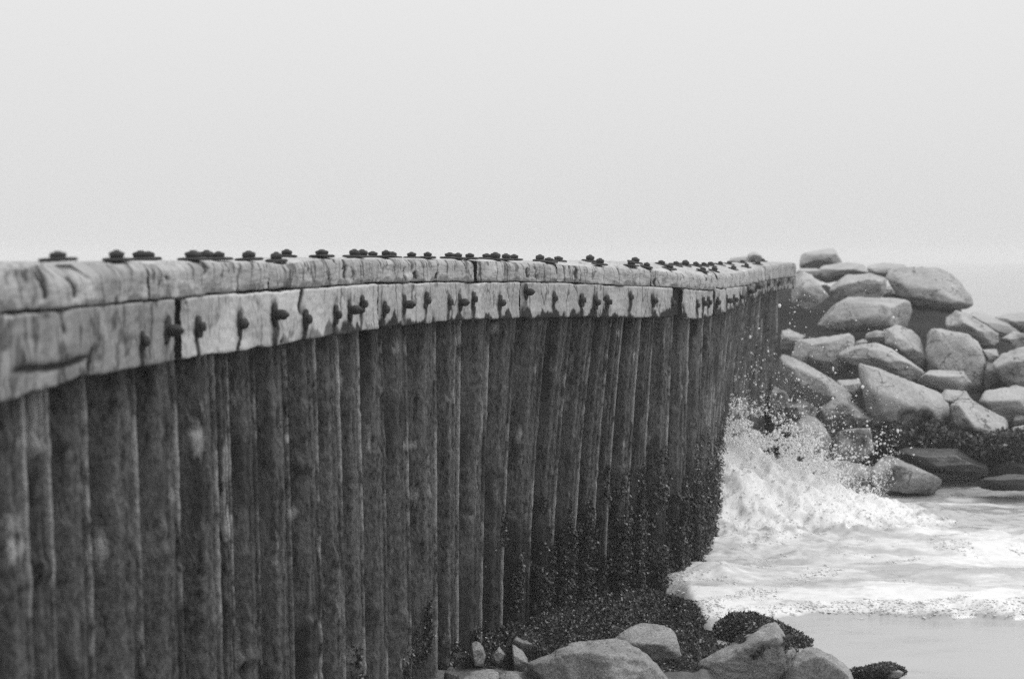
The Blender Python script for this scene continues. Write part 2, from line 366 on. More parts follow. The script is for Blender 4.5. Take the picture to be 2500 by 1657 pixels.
    st = np.append(np.clip(st, 0, 1).ravel(), np.ones(2 * m + 2)); sa = np.append(np.clip(sa, 0, 1).ravel(), np.zeros(2 * m + 2))  # end faces fully dark: wet rot plus gap shade painted in
    return mesh_obj('cap_timber', verts2, faces, M_TIMBER, parent=bulkhead, subtract=ORIGIN, attrs={'tc': tcv, 'stain_or_shade': st, 'salt_or_light': sa})

UP = [(-420, 371), (375, 664), (666, 1161), (1172, 1364), (1366, 1594), (1596.5, 1752), (1757, 1868), (1871, 1945)]
LO = [(-420, 435), (451, 929.5), (931, 1274.5), (1276.5, 1646), (1672, 1746), (1750, 1834), (1837, 1945)]
for i, (a, b) in enumerate(UP): build_timber('upper', a, b, 3 + i * 7, dark=[.22, .12, .08, .05, .05, .05, .1, .2][i])
for i, (a, b) in enumerate(LO): build_timber('lower', a, b, 60 + i * 7, dark=[.33, 0.05, 0.05, 0.08, 0.05, .08, .25][i], proud=[0, 0, 0.0, 0.0, 0, 0, 0][i])

def sweep_box(name, u0, u1, w0, w1, zlo, zhi, mat, step=0.1):
    s0, s1 = np.interp([u0, u1], U, S); n = int((s1 - s0) / step) + 2; s = np.linspace(s0, s1, n); u = u_of_s(s)
    fx, fy, nx, ny = (at_u(a, u) for a in (FX, FY, NX, NY))
    rows = []
    for w, zz in ((w0, zlo), (w0, zhi), (w1, zhi), (w1, zlo)):
        rows.append(np.stack([fx - nx * w, fy - ny * w, zz(u)], -1))
    v = np.stack(rows, 1).reshape(-1, 3)
    F = grid_faces(n, 4, True).tolist() + [(3, 2, 1, 0), ((n - 1) * 4, (n - 1) * 4 + 1, (n - 1) * 4 + 2, (n - 1) * 4 + 3)]
    return mesh_obj(name, v, F, mat, parent=bulkhead, subtract=ORIGIN, smooth=False)
sweep_box('gap_filler', -418, 1943, 0.05, 0.30, lambda u: at_u(ZB, u) + 0.02, lambda u: at_u(ZT, u) - 0.035, M_GAP_SHADE)  # added dark filler behind the timbers, painted as the shade in their gaps

# sheet piles: one part per corrugation
RIDGE_X = [-330, -235, -140, -50, 46, 128, 182, 271, 387, 484, 573, 606, 668, 743, 817, 869, 920, 973, 1030, 1096, 1147, 1209, 1263, 1329, 1385, 1438, 1483, 1514, 1564, 1600]
ridges = []
for x in RIDGE_X:
    u = x
    for _ in range(12): u = x - 0.72 * at_u(OFF, u)
    ridges.append(u)
ridges = [r for r in ridges]
while ridges[-1] < 1900:
    s = np.interp(ridges[-1], U, S) + 0.36; ridges.append(float(u_of_s(s)))
ridges[-1] = 1915.0
AMP = 0.105
def pile_surface(u, w_out, wz):
    """World points of the piling: u along the wall, w_out inset from the cap's face, wz 0 at the cap .. 1 at the water (arrays that broadcast)."""
    u = np.asarray(u, float)
    fx, fy, nx, ny, off = (at_u(a, u) for a in (FX, FY, NX, NY, OFF))
    zt = at_u(ZB, u) + 0.04
    yf = HOR + EYE * FPX / fy
    bx = unproj(u + off, yf, fy)[..., 0]
    g = np.where(wz < 1, 1 - (1 - np.clip(wz, 0, 1)) ** 1.7, 1.0)
    x = fx + (bx - unproj(u, yf, fy)[..., 0]) * g - nx * w_out
    y = fy - ny * w_out
    z = zt * (1 - wz)
    return np.stack([x, y, z], -1)
SALT = [(82, 1010, .05, .13), (70, 1075, .04, .06), (482, 1075, .02, .07), (553, 1140, .02, .11), (556, 1270, .015, .08), (240, 1340, .02, .09), (418, 1205, .02, .03), (1001, 1088, .05, .03), (1510, 814, .02, .03), (1549, 868, .015, .04),
        (827, 920, .02, .05), (965, 845, .02, .05), (715, 1250, .03, .03), (1115, 830, .02, .04), (1210, 800, .03, .04), (700, 1070, .012, .02), (30, 1280, .04, .04), (35, 1340, .03, .05), (1270, 1050, .01, .12), (900, 1090, .01, .1)]
prof_t = np.array([0.0, .012, .03, 0.10, 0.17, 0.23, .245, .262, .278, .295, 0.36, 0.42, .435, 0.47, .52, .57, .60, .615, .63, 0.68, 0.74, 0.765, 0.775, 0.79, 0.80, 0.81, 0.86, 0.90, .915, 0.93, .945, .955, .97, .985, .993, 1.0])
prof_w = np.array([.3, .85, 1.0, 1.0, .99, 1.0, .93, .80, .84, .97, 1.0, .99, .93, .72, .46, .20, .07, .02, 0, 0, .01, -.09, -.10, .13, .15, 0.02, 0, 0.01, 0.0, .06, .07, -.03, -.13, -.15, -.12, .05])
NZ = 210
for k in range(len(ridges) - 1):
    a, b = ridges[k], ridges[k + 1]
    prng = np.random.default_rng(900 + k)
    sA, sB = np.interp([a, b], U, S)
    tt = prof_t.copy(); amp = AMP * prng.uniform(0.7, 1.15)
    s = sA + (sB - sA) * tt; u = u_of_s(s)
    wz = np.linspace(-0.0, 1.18, NZ)
    Ug, Zg = np.meshgrid(u, wz); Wg = np.broadcast_to(0.10 + prof_w * amp, Ug.shape)
    P = pile_surface(Ug, Wg, Zg)
    Sg = np.broadcast_to(s, Ug.shape)
    Q = np.stack([Sg, Zg * 2.3, Wg], -1)
    d = 0.004 * fbm(Q * np.array([1, .2, 1]), 3.2, 3, 5) + 0.0035 * fbm(Q, 11, 3, 9) + 0.006 * fbm(Q * np.array([1, .7, 1]), 26, 3, 13, .6)
    lump = np.clip(fbm(Q, 7.5, 3, 21) - 0.55, 0, 1) * 0.05 - np.clip(fbm(Q, 13, 2, 27) - .7, 0, 1) * .05
    d = (d + lump) * (1 - 0.65 * np.exp(-((Sg - sB) / (0.035)) ** 2))
    bend = 0.004 * noise(Q * np.array([1, .25, 0]), 1.4, 44 + k)
    nx, ny = at_u(NX, Ug), at_u(NY, Ug)
    P[..., 0] += nx * (d + bend); P[..., 1] += ny * (d + bend)
    st = 0.5 * sstep(0.05, 0.9, fbm(Q * np.array([1.3, .35, 1]), 5.0, 5, 31, .65))
    zz = P[..., 2]; tide = 0.78 + 0.15 * noise(Q, 1.3, 71)
    st = np.maximum(st, 0.6 * sstep(tide + .1, tide - .2, zz) * sstep(900, 1350, Ug))
    st = np.maximum(st, 0.7 * sstep(0.35, 1.0, -prof_w + 1.0) * 0)
    sa = np.zeros_like(zz)
    pxx = proj_x(P); zc = P[..., 1] * CP - (P[..., 2] - EYE) * SP
    pyy = 828.5 - FPX * ((P[..., 2] - EYE) * CP + P[..., 1] * SP) / zc
    mpp = P[..., 1] / FPX
    for (sx, sy, rw, rh) in SALT:
        if sx < a - 150 or sx > b + 150: continue
        sa = np.maximum(sa, np.exp(-((pxx - sx) * mpp / rw) ** 4 - ((pyy - sy) * mpp / rh) ** 2) * (0.55 + 0.4 * fbm(Q * np.array([1, .3, 1]), 25, 2, 3)))
    sa = np.maximum(np.clip(1.25 * sa, 0, 1), 0.42 * sstep(0.45, 1.0, fbm(Q * np.array([4.5, .7, 1]), 4.0, 4, 55, .6)))
    # light caught on each pile's outer lip, painted as a paler band
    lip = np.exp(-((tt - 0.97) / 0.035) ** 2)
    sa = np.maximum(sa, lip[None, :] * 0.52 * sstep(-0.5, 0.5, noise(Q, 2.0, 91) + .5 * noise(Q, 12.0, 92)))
    tcv = np.stack([Sg, Wg, P[..., 2]], -1)
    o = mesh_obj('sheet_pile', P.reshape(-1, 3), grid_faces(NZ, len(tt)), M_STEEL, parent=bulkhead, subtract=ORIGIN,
                 attrs={'tc': tcv.reshape(-1, 3), 'stain_or_shade': np.clip(st, 0, 1).ravel(), 'salt_or_light': np.clip(sa, 0, 1).ravel()})
    sol = o.modifiers.new('thickness', 'SOLIDIFY'); sol.thickness = 0.012; sol.offset = 0

# bolts
def lathe(profile, n=14, squash=None, jitter=0.0, seed=0):
    rng = np.random.default_rng(seed); v = []
    for r, z in profile:
        for j in range(n):
            a = 2 * math.pi * j / n; rr = r * (1 + jitter * rng.normal())
            if squash: rr *= squash(a)
            v.append((rr * math.cos(a), rr * math.sin(a), z + jitter * 0.2 * r * rng.normal()))
    v = np.array(v); m = len(profile)
    F = grid_faces(m, n, True).tolist()
    F += [tuple(range(n))[::-1], tuple(range((m - 1) * n, m * n))]
    return v, F
def bolt_meshes():
    out = []
    for sd_ in range(4):
        sq = (lambda a: 1 / max(abs(math.cos(a)), abs(math.sin(a))) ** 0.75) if sd_ % 2 == 0 else (lambda a: 1.12)
        nut, nf = lathe([(0.013, 0.0), (0.026, 0.003), (0.029, 0.012), (0.029, 0.024), (0.025, 0.031), (0.014, 0.035), (0.011, 0.040), (0.006, 0.042)], 16, sq, 0.03, sd_)
        wsh, wf = lathe([(0.046, -0.003), (0.053, -0.001), (0.054, 0.006), (0.048, 0.010), (0.02, 0.012)], 20, (lambda a: min(1.22, 1 / max(abs(math.cos(a)), abs(math.sin(a))) ** 0.9)) if sd_ != 1 else None, 0.025, sd_ + 9)
        out.append((nut, nf, wsh, wf))
    return out
BM = bolt_meshes()
def frame_rot(nrm, tang):
    n = np.array(nrm) / np.linalg.norm(nrm); t = np.array(tang) - n * np.dot(tang, n); t /= np.linalg.norm(t); b = np.cross(n, t)
    return np.stack([t, b, n], 1)
def put_bolt(pos, nrm, tang, i, scale=1.0, stretch=1.0, name='bolt', wscale=1.0, tilt=0.0, oval=1.0):
    nut, nf, wsh, wf = BM[i % 4]; R = frame_rot(nrm, tang)
    nv = nut * np.array([scale, scale, scale * stretch]); nv[:, 2] += 0.010
    wv = wsh * np.array([wscale, wscale * oval, 1.0])
    if tilt: nv[:, 0] += nv[:, 2] * tilt
    a = mesh_obj(name, nv @ R.T + pos, nf, M_IRON, parent=bulkhead, subtract=ORIGIN)
    b = mesh_obj('washer', wv @ R.T + pos, wf, M_IRON, subtract=ORIGIN, parent=a)
def solve_u(px, w):
    u = float(px)
    for _ in range(60):
        p = np.array([at_u(FX, u) - at_u(NX, u) * w, at_u(FY, u) - at_u(NY, u) * w, at_u(ZT, u)])
        u += 0.7 * (px - float(proj_x(p)))
        u = min(max(u, -415), 1944)
    return u
brng = np.random.default_rng(5)
for rowi, (lst, w) in enumerate(((TOP_FRONT, 0.085), (TOP_BACK, 0.27))):
    for i, px in enumerate(lst):
        ww = w + brng.uniform(-.015, .015); u = solve_u(px, ww)
        n_, t_ = np.array([at_u(NX, u), at_u(NY, u), 0]), np.array([at_u(TX, u), at_u(TY, u), 0])
        z = at_u(ZT, u) + at_u(RAISE, u) * ww / CAPW + 0.002
        pos = np.array([at_u(FX, u), at_u(FY, u), z]) - n_ * ww
        nr = np.array([0, 0, 1.0]) + n_ * (-at_u(RAISE, u) / CAPW) * -1 * 1.0 + brng.normal(0, .03, 3)
        put_bolt(pos, nr, t_ + brng.normal(0, .15, 3), i + rowi * 2, brng.uniform(.78, 1.0), brng.uniform(.7, 1.0))
for i, (px, py, sc) in enumerate(SIDE):
    u = float(px); z = unproj(u, py, at_u(DT, u))[2]
    n_, t_ = np.array([at_u(NX, u), at_u(NY, u), 0]), np.array([at_u(TX, u), at_u(TY, u), 0])
    pos = np.array([at_u(FX, u), at_u(FY, u), z]) + n_ * 0.0
    stp = 2.0 if sc > 1.15 else (1.25 if sc > .95 else 0.8)
    put_bolt(pos, n_ + brng.normal(0, .04, 3), np.array([0, 0, 1.0]) + brng.normal(0, .12, 3), 1 if sc > 1.15 else i, 0.58 + .14 * sc, stp, 'tie_bolt', 0.55 + 0.42 * sc, oval=0.4)

# ------------------------------------------------------------------ boulders
_ico = {}
def ico(sub):
    if sub not in _ico:
        bm = bmesh.new(); bmesh.ops.create_icosphere(bm, subdivisions=sub, radius=1.0)
        _ico[sub] = (np.array([v.co[:] for v in bm.verts]), np.array([[v.index for v in f.verts] for f in bm.faces])); bm.free()
    return _ico[sub]
def hull_planes(pts):
    bm = bmesh.new()
    for p in pts: bm.verts.new(p)
    bmesh.ops.convex_hull(bm, input=bm.verts)
    bm.normal_update(); c = pts.mean(0); N, Dd = [], []
    for f in bm.faces:
        n = np.array(f.normal[:]); d = float(np.dot(n, np.array(f.verts[0].co[:]) - c))
        if f.calc_area() < 1e-5: continue
        if d < 0: n, d = -n, -d
        if d > 1e-4:
            for j, (n2, d2) in enumerate(zip(N, Dd)):
                if np.dot(n, n2) > 0.992: break
            else: N.append(n); Dd.append(d)
    bm.free()
    return c, np.array(N), np.array(Dd)
def boulder(pts, seed, label, mat, sub=5, p=16, fit=None, chips=9, rough=1.0, name='boulder', group=None, stain_or_shade=None, salt_or_light=None, cat='rock', kind=None, parent=None):
    pts = np.asarray(pts, float)
    c, N, Dd = hull_planes(pts)
    rp = np.random.default_rng(seed + 5)
    for _ in range(chips):          # broken flat faces
        n = rp.normal(size=3); n[1] -= 0.5; n /= np.linalg.norm(n)
        N = np.vstack([N, n]); Dd = np.append(Dd, ((pts - c) @ n).max() * rp.uniform(.69, .90))
    dirs, F = ico(sub)
    cov = np.cov((pts - c).T) + np.eye(3) * 1e-4
    ev, ec = np.linalg.eigh(cov); sc = np.sqrt(ev); sc = sc / sc.max(); sc = np.maximum(sc, 0.35)
    d2 = (dirs * sc) @ ec.T; d2 /= np.linalg.norm(d2, axis=1)[:, None]
    q = np.clip(d2 @ (N / Dd[:, None]).T, 0, None)
    r = (q ** p).sum(1) ** (-1.0 / p)
    v = c + d2 * r[:, None]
    if fit is not None: v = fit_box(v, fit)
    size = float(np.sqrt(ev).mean()) * 2
    nz = fbm(v, 1.3 / size, 3, seed) * 0.018 * size + fbm(v, 4.0 / size, 5, seed + 7, .6) * 0.014 * size
    nz = nz - np.abs(noise(v, 3.0 / size, seed + 61)) * 0.05 * size - np.abs(noise(v, 8.0 / size, seed + 62)) * 0.018 * size + .02 * size
    q3 = noise(v, 2.2 / size, seed + 3) * 3.0; nz = nz + (np.abs(q3 - np.round(q3)) - .25) * 0.03 * size
    rid = -np.clip(0.10 - np.abs(fbm(v, 1.1 / size, 2, seed + 50)), 0, 1) * 0.16 * size
    v = v + d2 * ((nz * rough) + rid * rough * 0.8)[:, None]
    base = np.array([c[0], c[1], v[:, 2].min()])
    at = {'stain_or_shade': np.zeros(len(v)) if stain_or_shade is None else np.clip(stain_or_shade(v), 0, 1), 'salt_or_light': np.zeros(len(v)) if salt_or_light is None else np.clip(salt_or_light(v), 0, 1)}
    o = mesh_obj(name, v, F, mat, loc=base, attrs=at)
    tag(o, label, cat, group, kind)
    return o, v, F
def to_px(P):
    zc = P[..., 1] * CP - (P[..., 2] - EYE) * SP
    return 1250.0 + FPX * P[..., 0] / zc, 828.5 - FPX * ((P[..., 2] - EYE) * CP + P[..., 1] * SP) / zc
def fit_box(v, O):
    # the rounding of the edges shrinks a stone; grow it back to its measured width and height
    for _ in range(3):
        px, py = to_px(v); c = v.mean(0)
        sx = np.ptp(O[:, 0]) / np.ptp(px); sz = np.ptp(O[:, 1]) / np.ptp(py)
        v = c + (v - c) * np.array([sx, (sx + sz) / 2 if _ == 0 else 1.0, sz])
        px, py = to_px(v); D = v[:, 1].mean()
        v = v + np.array([(O[:, 0].min() + O[:, 0].max() - px.min() - px.max()) / 2 * D / FPX, 0, -(O[:, 1].min() + O[:, 1].max() - py.min() - py.max()) / 2 * D / FPX])
    return v
def rock_from_outline(outline, D, seed, label, mat=None, ridge=None, depth=None, tip=None, mat_stain=None, salt_or_light=None, sub=5, p=16, group=None, rough=1.0, name='boulder', lie=0.25, chips=9):
    """outline in photo pixels; the rock stands at distance D, is as deep as it is broad, its face broken by the ridge points that stand nearer."""
    O = np.array(outline, float); rng = np.random.default_rng(seed)
    cx, cy = O.mean(0); w = np.ptp(O[:, 0]) * D / FPX; h = np.ptp(O[:, 1]) * D / FPX
    t = depth or 0.42 * (w + h) * 0.5 + 0.12
    ymin, ymax = O[:, 1].min(), O[:, 1].max()
    rel = (O[:, 1] - ymin) / (ymax - ymin)
    Dm = D + t * lie * 2 * (0.5 - rel)
    pts = [unproj(O[:, 0], O[:, 1], Dm)]
    if ridge is None:
        n = 3; xs = np.linspace(O[:, 0].min() * .72 + cx * .28, O[:, 0].max() * .72 + cx * .28, n)
        ys = ymin + (ymax - ymin) * rng.uniform(0.22, 0.5, n)
        # keep ridge points inside the outline
        R = []
        for x, y in zip(xs, ys):
            near = np.abs(O[:, 0] - x); top = O[np.argsort(near)[:3], 1].min(); bot = O[np.argsort(near)[:3], 1].max()
            lo_, hi_ = min(top, bot), max(top, bot)
            R.append((x, y * .5 + (cy if hi_ - lo_ < 8 else (lo_ * .6 + hi_ * .4)) * .5))
        ridge = R
        ridge.append((cx + rng.uniform(-.15, .15) * np.ptp(O[:, 0]), cy + 0.28 * (ymax - cy)))
    R = np.array(ridge, float)
    pts.append(unproj(R[:, 0], R[:, 1], D - t * rng.uniform(0.55, 0.85, len(R))))
    B = O * 0.8 + np.array([cx, cy]) * 0.2
    pts.append(unproj(B[:, 0], B[:, 1], Dm + t * 1.0))
    return boulder(np.vstack(pts), seed, label, mat or M_ROCK, sub=sub, p=p, group=group, stain_or_shade=mat_stain, salt_or_light=salt_or_light, rough=rough, name=name, fit=O, chips=chips)
def R4(l): return [(1800 + x / 3.336, 580 + y / 3.336) for x, y in l]
def R5(l): return [(1700 + x / 2.904, 900 + y / 2.904) for x, y in l]
def R6(l): return [(1600 + x / 2.629, 1280 + y / 2.629) for x, y in l]
def R7(l): return [(900 + x / 2.9575, 1180 + y / 2.9575) for x, y in l]

BR = 'boulders of the breakwater'
BACK = [
 (R4([(505,135),(690,120),(745,105),(790,85),(850,190),(850,250),(510,260)]), 31, 'faint upright block with a pointed corner on the skyline above the breakwater', {}),
 (R4([(75,185),(100,130),(150,112),(200,160),(215,215),(70,225)]), 30, 'faint rounded boulder peeping over the far end of the timber cap', {}),
 (R4([(-60,170),(80,150),(110,210),(-70,215)]), 32, 'low pale boulder just over the far bolts of the cap', {}),
 (R4([(600,310),(700,230),(870,200),(1010,215),(1070,280),(930,320),(700,370)]), 27.5, 'flat grey slab below the pointed skyline block', {}),
 (R4([(470,290),(520,250),(640,250),(700,300),(620,330)]), 27, 'small pale stone between the cap end and the flat skyline slab', {}),
 (R4([(1060,230),(1180,205),(1360,225),(1420,300),(1220,340),(1050,300)]), 31, 'very pale low boulder on the skyline left of the biggest top boulder', {}),
 (R4([(445,310),(520,270),(620,315),(720,410),(748,460),(690,500),(560,595),(440,520)]), 22.3, 'rounded boulder wedged against the far end of the timber cap', {'ridge': R4([(640,450),(520,400),(560,520)])}),
 (R4([(750,490),(800,390),(930,290),(1080,290),(1200,330),(1218,380),(1195,500),(1000,520),(850,530)]), 24.0, 'domed boulder with a pale lip and dark front, above the long humped slab', {'ridge': R4([(860,380),(1000,345),(1170,360),(1100,480)])}),
 (R4([(1213,320),(1225,270),(1290,240),(1450,300),(1620,240),(1710,280),(1800,350),(1900,470),(1922,540),(1860,575),(1640,605),(1500,605),(1440,570),(1300,460)]), 24.2, 'biggest boulder of the breakwater top, with a peak and an overhanging underside', {'ridge': R4([(1400,400),(1520,560),(1800,540),(1600,420)]), 'chips': 3}),
 (R4([(1218,385),(1320,500),(1195,505)]), 25.2, 'small pale wedge of stone under the left edge of the peaked boulder', {}),
 (R4([(652,720),(700,640),(800,540),(930,480),(1100,500),(1240,490),(1380,515),(1425,560),(1410,745),(1210,770),(1000,700),(850,715),(750,755)]), 22.2, 'long humped slab with a pale back above the dark hollow', {'ridge': R4([(800,640),(950,550),(1330,580),(1350,700)]), 'sub': 5}),
 (R4([(1695,640),(1770,588),(1850,610),(2000,720),(2120,800),(2130,900),(2000,900),(1850,820),(1720,770)]), 22, 'bright wedge shaped boulder beneath the overhang of the peaked boulder', {'ridge': R4([(1760,640),(1900,730),(2040,820)])}),
 (R4([(1880,612),(2020,600),(2100,650),(2250,730),(2330,800),(2330,860),(2180,810),(2000,720)]), 26, 'pale sloping boulder on the skyline right of the overhang', {}),
 (R4([(2090,650),(2220,620),(2335,608),(2440,640),(2440,800),(2300,760)]), 27.5, 'rightmost skyline boulder, with a dark slanting crack below it', {}),
 (R4([(2150,820),(2250,760),(2440,820),(2440,930),(2200,930)]), 22.5, 'grey boulder at the right edge under the slanting crack', {}),
 (R4([(1543,810),(1600,738),(1800,770),(1960,800),(1990,860),(2045,1080),(2000,1240),(1950,1335),(1900,1240),(1880,1110),(1700,1070),(1560,1065),(1530,960)]), 20.6, 'broad block with a hollowed face and a dark tail running down right', {'ridge': R4([(1620,800),(1900,830),(1650,1000),(1950,1150)]), 'sub': 5}),
 (R4([(1205,740),(1300,708),(1450,770),(1490,830),(1552,1020),(1545,1090),(1390,985),(1280,900),(1205,860)]), 20.8, 'rounded upright boulder right of the small stones in the hollow', {}),
 (R4([(1048,790),(1100,755),(1200,770),(1235,850),(1100,875),(1040,845)]), 21.2, 'small bright topped stone in the hollow under the humped slab', {}),
 (R4([(960,850),(1020,825),(1060,850),(1050,900),(960,900)]), 21.0, 'smallest pale stone in the hollow under the humped slab', {}),
 (R4([(820,935),(950,885),(1060,900),(1180,852),(1250,880),(1400,980),(1533,1090),(1480,1175),(1300,1135),(1100,1035),(950,1010)]), 19.7, 'slanting bar shaped boulder with a lit top edge and dark flank', {'ridge': R4([(1050,925),(1200,930),(1400,1040),(1480,1110)])}),
 (R4([(365,760),(420,745),(555,800),(430,925),(355,905)]), 21.0, 'small triangular boulder touching the far steel piling', {}),
 (R4([(445,945),(560,830),(700,820),(920,778),(952,810),(950,920),(950,1100),(820,1120),(600,1065)]), 20.1, 'blocky boulder with a flat tilted top behind the spray', {'ridge': R4([(600,890),(880,850),(850,1000),(640,1000)])}),
 (R4([(355,950),(430,980),(560,1060),(700,1130),(850,1210),(935,1285),(910,1340),(700,1330),(690,1380),(560,1340),(430,1300),(400,1190),(300,1170)]), 18.8, 'long slanting boulder with a bright crest falling right beside the piling', {'ridge': R4([(440,1050),(560,1130),(700,1210),(620,1290)])}),
 (R4([(810,1160),(1000,1150),(1045,1200),(930,1290),(840,1250)]), 19.3, 'small shaded stone left of the great pale slab', {}),
 (R4([(985,1065),(1040,1022),(1130,1060),(1350,1150),(1600,1210),(1700,1260),(1745,1350),(1745,1530),(1600,1560),(1480,1545),(1350,1590),(1240,1570),(1100,1510),(1050,1400),(1000,1300)]), 18.0, 'great pale slab with a sharp left ridge above the dark seaweed', {'ridge': R4([(1080,1100),(1200,1220),(1260,1480),(1600,1450)]), 'sub': 5}),
 (R4([(1470,1165),(1570,1078),(1720,1082),(1850,1100),(1905,1160),(1850,1240),(1700,1250),(1500,1200)]), 18.9, 'smooth oval boulder resting on the shoulder of the great pale slab', {}),
 (R4([(1655,1290),(1700,1235),(1870,1250),(1925,1330),(1880,1390),(1720,1360)]), 18.4, 'small flat stone with a shaded hollow right of the great pale slab', {}),
 (R4([(1735,1380),(1790,1318),(1850,1320),(1970,1400),(2150,1480),(2205,1560),(2195,1680),(2100,1760),(1900,1740),(1780,1600)]), 17.6, 'ridged boulder sloping right with seaweed at its foot', {'ridge': R4([(1820,1400),(2000,1500),(2140,1600),(1950,1650)])}),
 (R4([(1998,912),(2110,905),(2135,980),(2060,1015)]), 20.6, 'small pale stone at the shoulder of the hollowed block', {}),
 (R4([(2080,1015),(2150,940),(2335,888),(2460,900),(2460,1150),(2210,1215),(2100,1095)]), 19.9, 'large smooth grey boulder cut by the right edge of view', {}),
 (R4([(2015,1010),(2085,1020),(2212,1200),(2005,1258)]), 20.3, 'dark wedge of stone between the hollowed block and the smooth grey boulder', {'mat': 'dark'}),
 (R4([(1965,1335),(2020,1245),(2290,1198),(2335,1215),(2460,1250),(2460,1480),(2280,1510),(2200,1550),(2080,1460)]), 18.5, 'broad rounded boulder with a small dark pit in its face', {'sub': 5}),
 (R4([(2205,1500),(2300,1440),(2460,1450),(2460,1560),(2240,1565)]), 18.1, 'dark shaded stone under the broad pitted boulder', {'mat': 'dark'}),
 (R4([(2195,1590),(2240,1545),(2335,1525),(2460,1560),(2460,1650),(2260,1645)]), 17.5, 'bright little boulder at the right edge just over the seaweed', {}),
 (R4([(245,1300),(300,1212),(380,1240),(425,1320),(380,1410),(270,1420)]), 17.6, 'wet boulder by the piling just over the splash', {'mat': 'damp'}),
 (R4([(390,1350),(520,1318),(640,1400),(650,1480),(560,1550),(430,1520)]), 17.2, 'rounded wet boulder seen through the top of the spray', {'mat': 'damp'}),
 (R4([(670,1370),(800,1310),(930,1300),(1050,1380),(1085,1520),(1000,1640),(760,1660),(700,1500)]), 17.6, 'wet grey boulder left of the ridge of the great pale slab', {'mat': 'damp'}),
 (R5([(640,420),(760,330),(880,420),(980,560),(960,680),(780,700),(660,560)]), 16.9, 'wet boulder half hidden in the middle of the spray', {'mat': 'damp'}),
 (R5([(960,500),(1050,420),(1230,430),(1260,600),(1150,720),(960,690)]), 16.8, 'wet stone at the right fringe of the spray', {'mat': 'damp'}),
 (R5([(760,700),(900,640),(1100,660),(1320,720),(1300,880),(1100,870),(850,800)]), 16.3, 'low wet boulder awash at the foot of the spray', {'mat': 'damp'}),
 (R5([(1240,700),(1300,640),(1380,610),(1500,700),(1620,745),(1740,790),(1745,850),(1690,900),(1480,900),(1300,880)]), 16.0, 'low wet pale rock with white water streaming off its end', {'mat': 'damp'}),
 (R5([(1370,620),(1500,560),(1700,565),(1900,590),(2040,670),(2075,750),(1960,765),(1870,720),(1700,735),(1520,720)]), 16.7, 'dark weed covered boulder with a curved pale crest above the water', {'mat': 'dark'}),
 (R5([(1870,750),(1920,708),(1990,758)]), 16.1, 'tiny pale stone at the waterline below the dark weed', {}),
 (R5([(2060,770),(2130,720),(2323,640),(2430,690),(2430,780)]), 16.9, 'sloping pale slab at the right edge running up from the water', {}),
 (R5([(1965,830),(2060,775),(2200,750),(2323,748),(2430,760),(2430,860),(2100,862)]), 15.7, 'low dark wet rock lying in the water at the right', {'mat': 'dark'}),
]
for i, (ol, D, lab, kw) in enumerate(BACK):
    kw = dict(kw); mt = kw.pop('mat', None)
    mat = {'dark': M_ROCK_DARK, 'damp': M_ROCK, None: M_ROCK if D < 26 else M_ROCK_HAZED}[mt]
    stf = None
    if mt == 'damp': stf = lambda v, i=i: 0.30 + 0.3 * sstep(0, .8, fbm(v, 3, 3, i))
    elif D >= 19: stf = lambda v, i=i: 0.45 * sstep(0.45, 1.0, fbm(v, 2.6, 4, i + 40))
    elif D < 19: stf = lambda v, i=i: 0.8 * sstep(0.75, 0.45, v[:, 2] + 0.25 * fbm(v, 2.5, 3, i))
    rock_from_outline(ol, D, 100 + i * 13, lab, mat, group=BR, mat_stain=stf, p=110, **{'chips': 11, **kw})

# rubble heart of the breakwater, mostly hidden; its near-black paints the shade between boulders
gx = np.linspace(-3, 16, 130); gy = np.linspace(15.6, 36, 120)
GX, GY = np.meshgrid(gx, gy)
wall_x = np.interp(GY, FY, FX, right=-3) + 0.1
zz = np.interp(GY, [15.6, 17.0, 19.5, 22, 25, 30, 36], [-0.6, -0.35, 0.45, 1.1, 1.5, 1.5, 0.8])
zz = zz - 0.35 * sstep(7.7, 8.4, GX) + 0.45 * sstep(8.3, 7.5, GX) * sstep(20, 25, GY) + 0.18 * fbm(np.stack([GX, GY, zz * 0], -1), 1.1, 3, 6)
zz = zz - 3 * sstep(0.1, -0.5, GX - np.where(GY < 19.5, wall_x, -9))
mesh_obj('rubble_bank', np.stack([GX, GY, zz], -1).reshape(-1, 3), grid_faces(120, 130), M_GAP_SHADE)
tag(bpy.data.objects['rubble_bank'], kind='structure')

# the breakwater goes on beyond the edge of view as one heap
hv, hf, hn = [], [], 0
rp2 = np.random.default_rng(77); dirs_, F_ = ico(4)
for k in range(60):
    Y0 = rp2.uniform(16.5, 26.5); X0 = .36 * Y0 + 1.5 + rp2.uniform(0, 5.5)
    z0 = float(np.interp(Y0, [15.6, 17.0, 19.5, 22, 25, 30], [-0.2, 0.0, 0.6, 1.1, 1.35, 1.2])) - rp2.uniform(0, .25)
    sz = rp2.uniform(.35, .75); Nk = rp2.normal(size=(14, 3)); Nk /= np.linalg.norm(Nk, axis=1)[:, None]; Dk = rp2.uniform(.6, 1.0, 14)
    rk = (np.clip(dirs_ @ (Nk / Dk[:, None]).T, .0, None) ** 40).sum(1) ** (-1 / 40)
    vk = dirs_ * np.minimum(rk, 1.5)[:, None] * sz * np.array([1.25, 1, .75]); vk = vk * (1 + .05 * fbm(vk + k, 2.5, 3, k))[:, None] + np.array([X0, Y0, z0])
    hv.append(vk); hf.append(F_ + hn); hn += len(vk)
mesh_obj('rubble_slope', np.vstack(hv), np.vstack(hf), M_ROCK)
tag(bpy.data.objects['rubble_slope'], kind='structure')

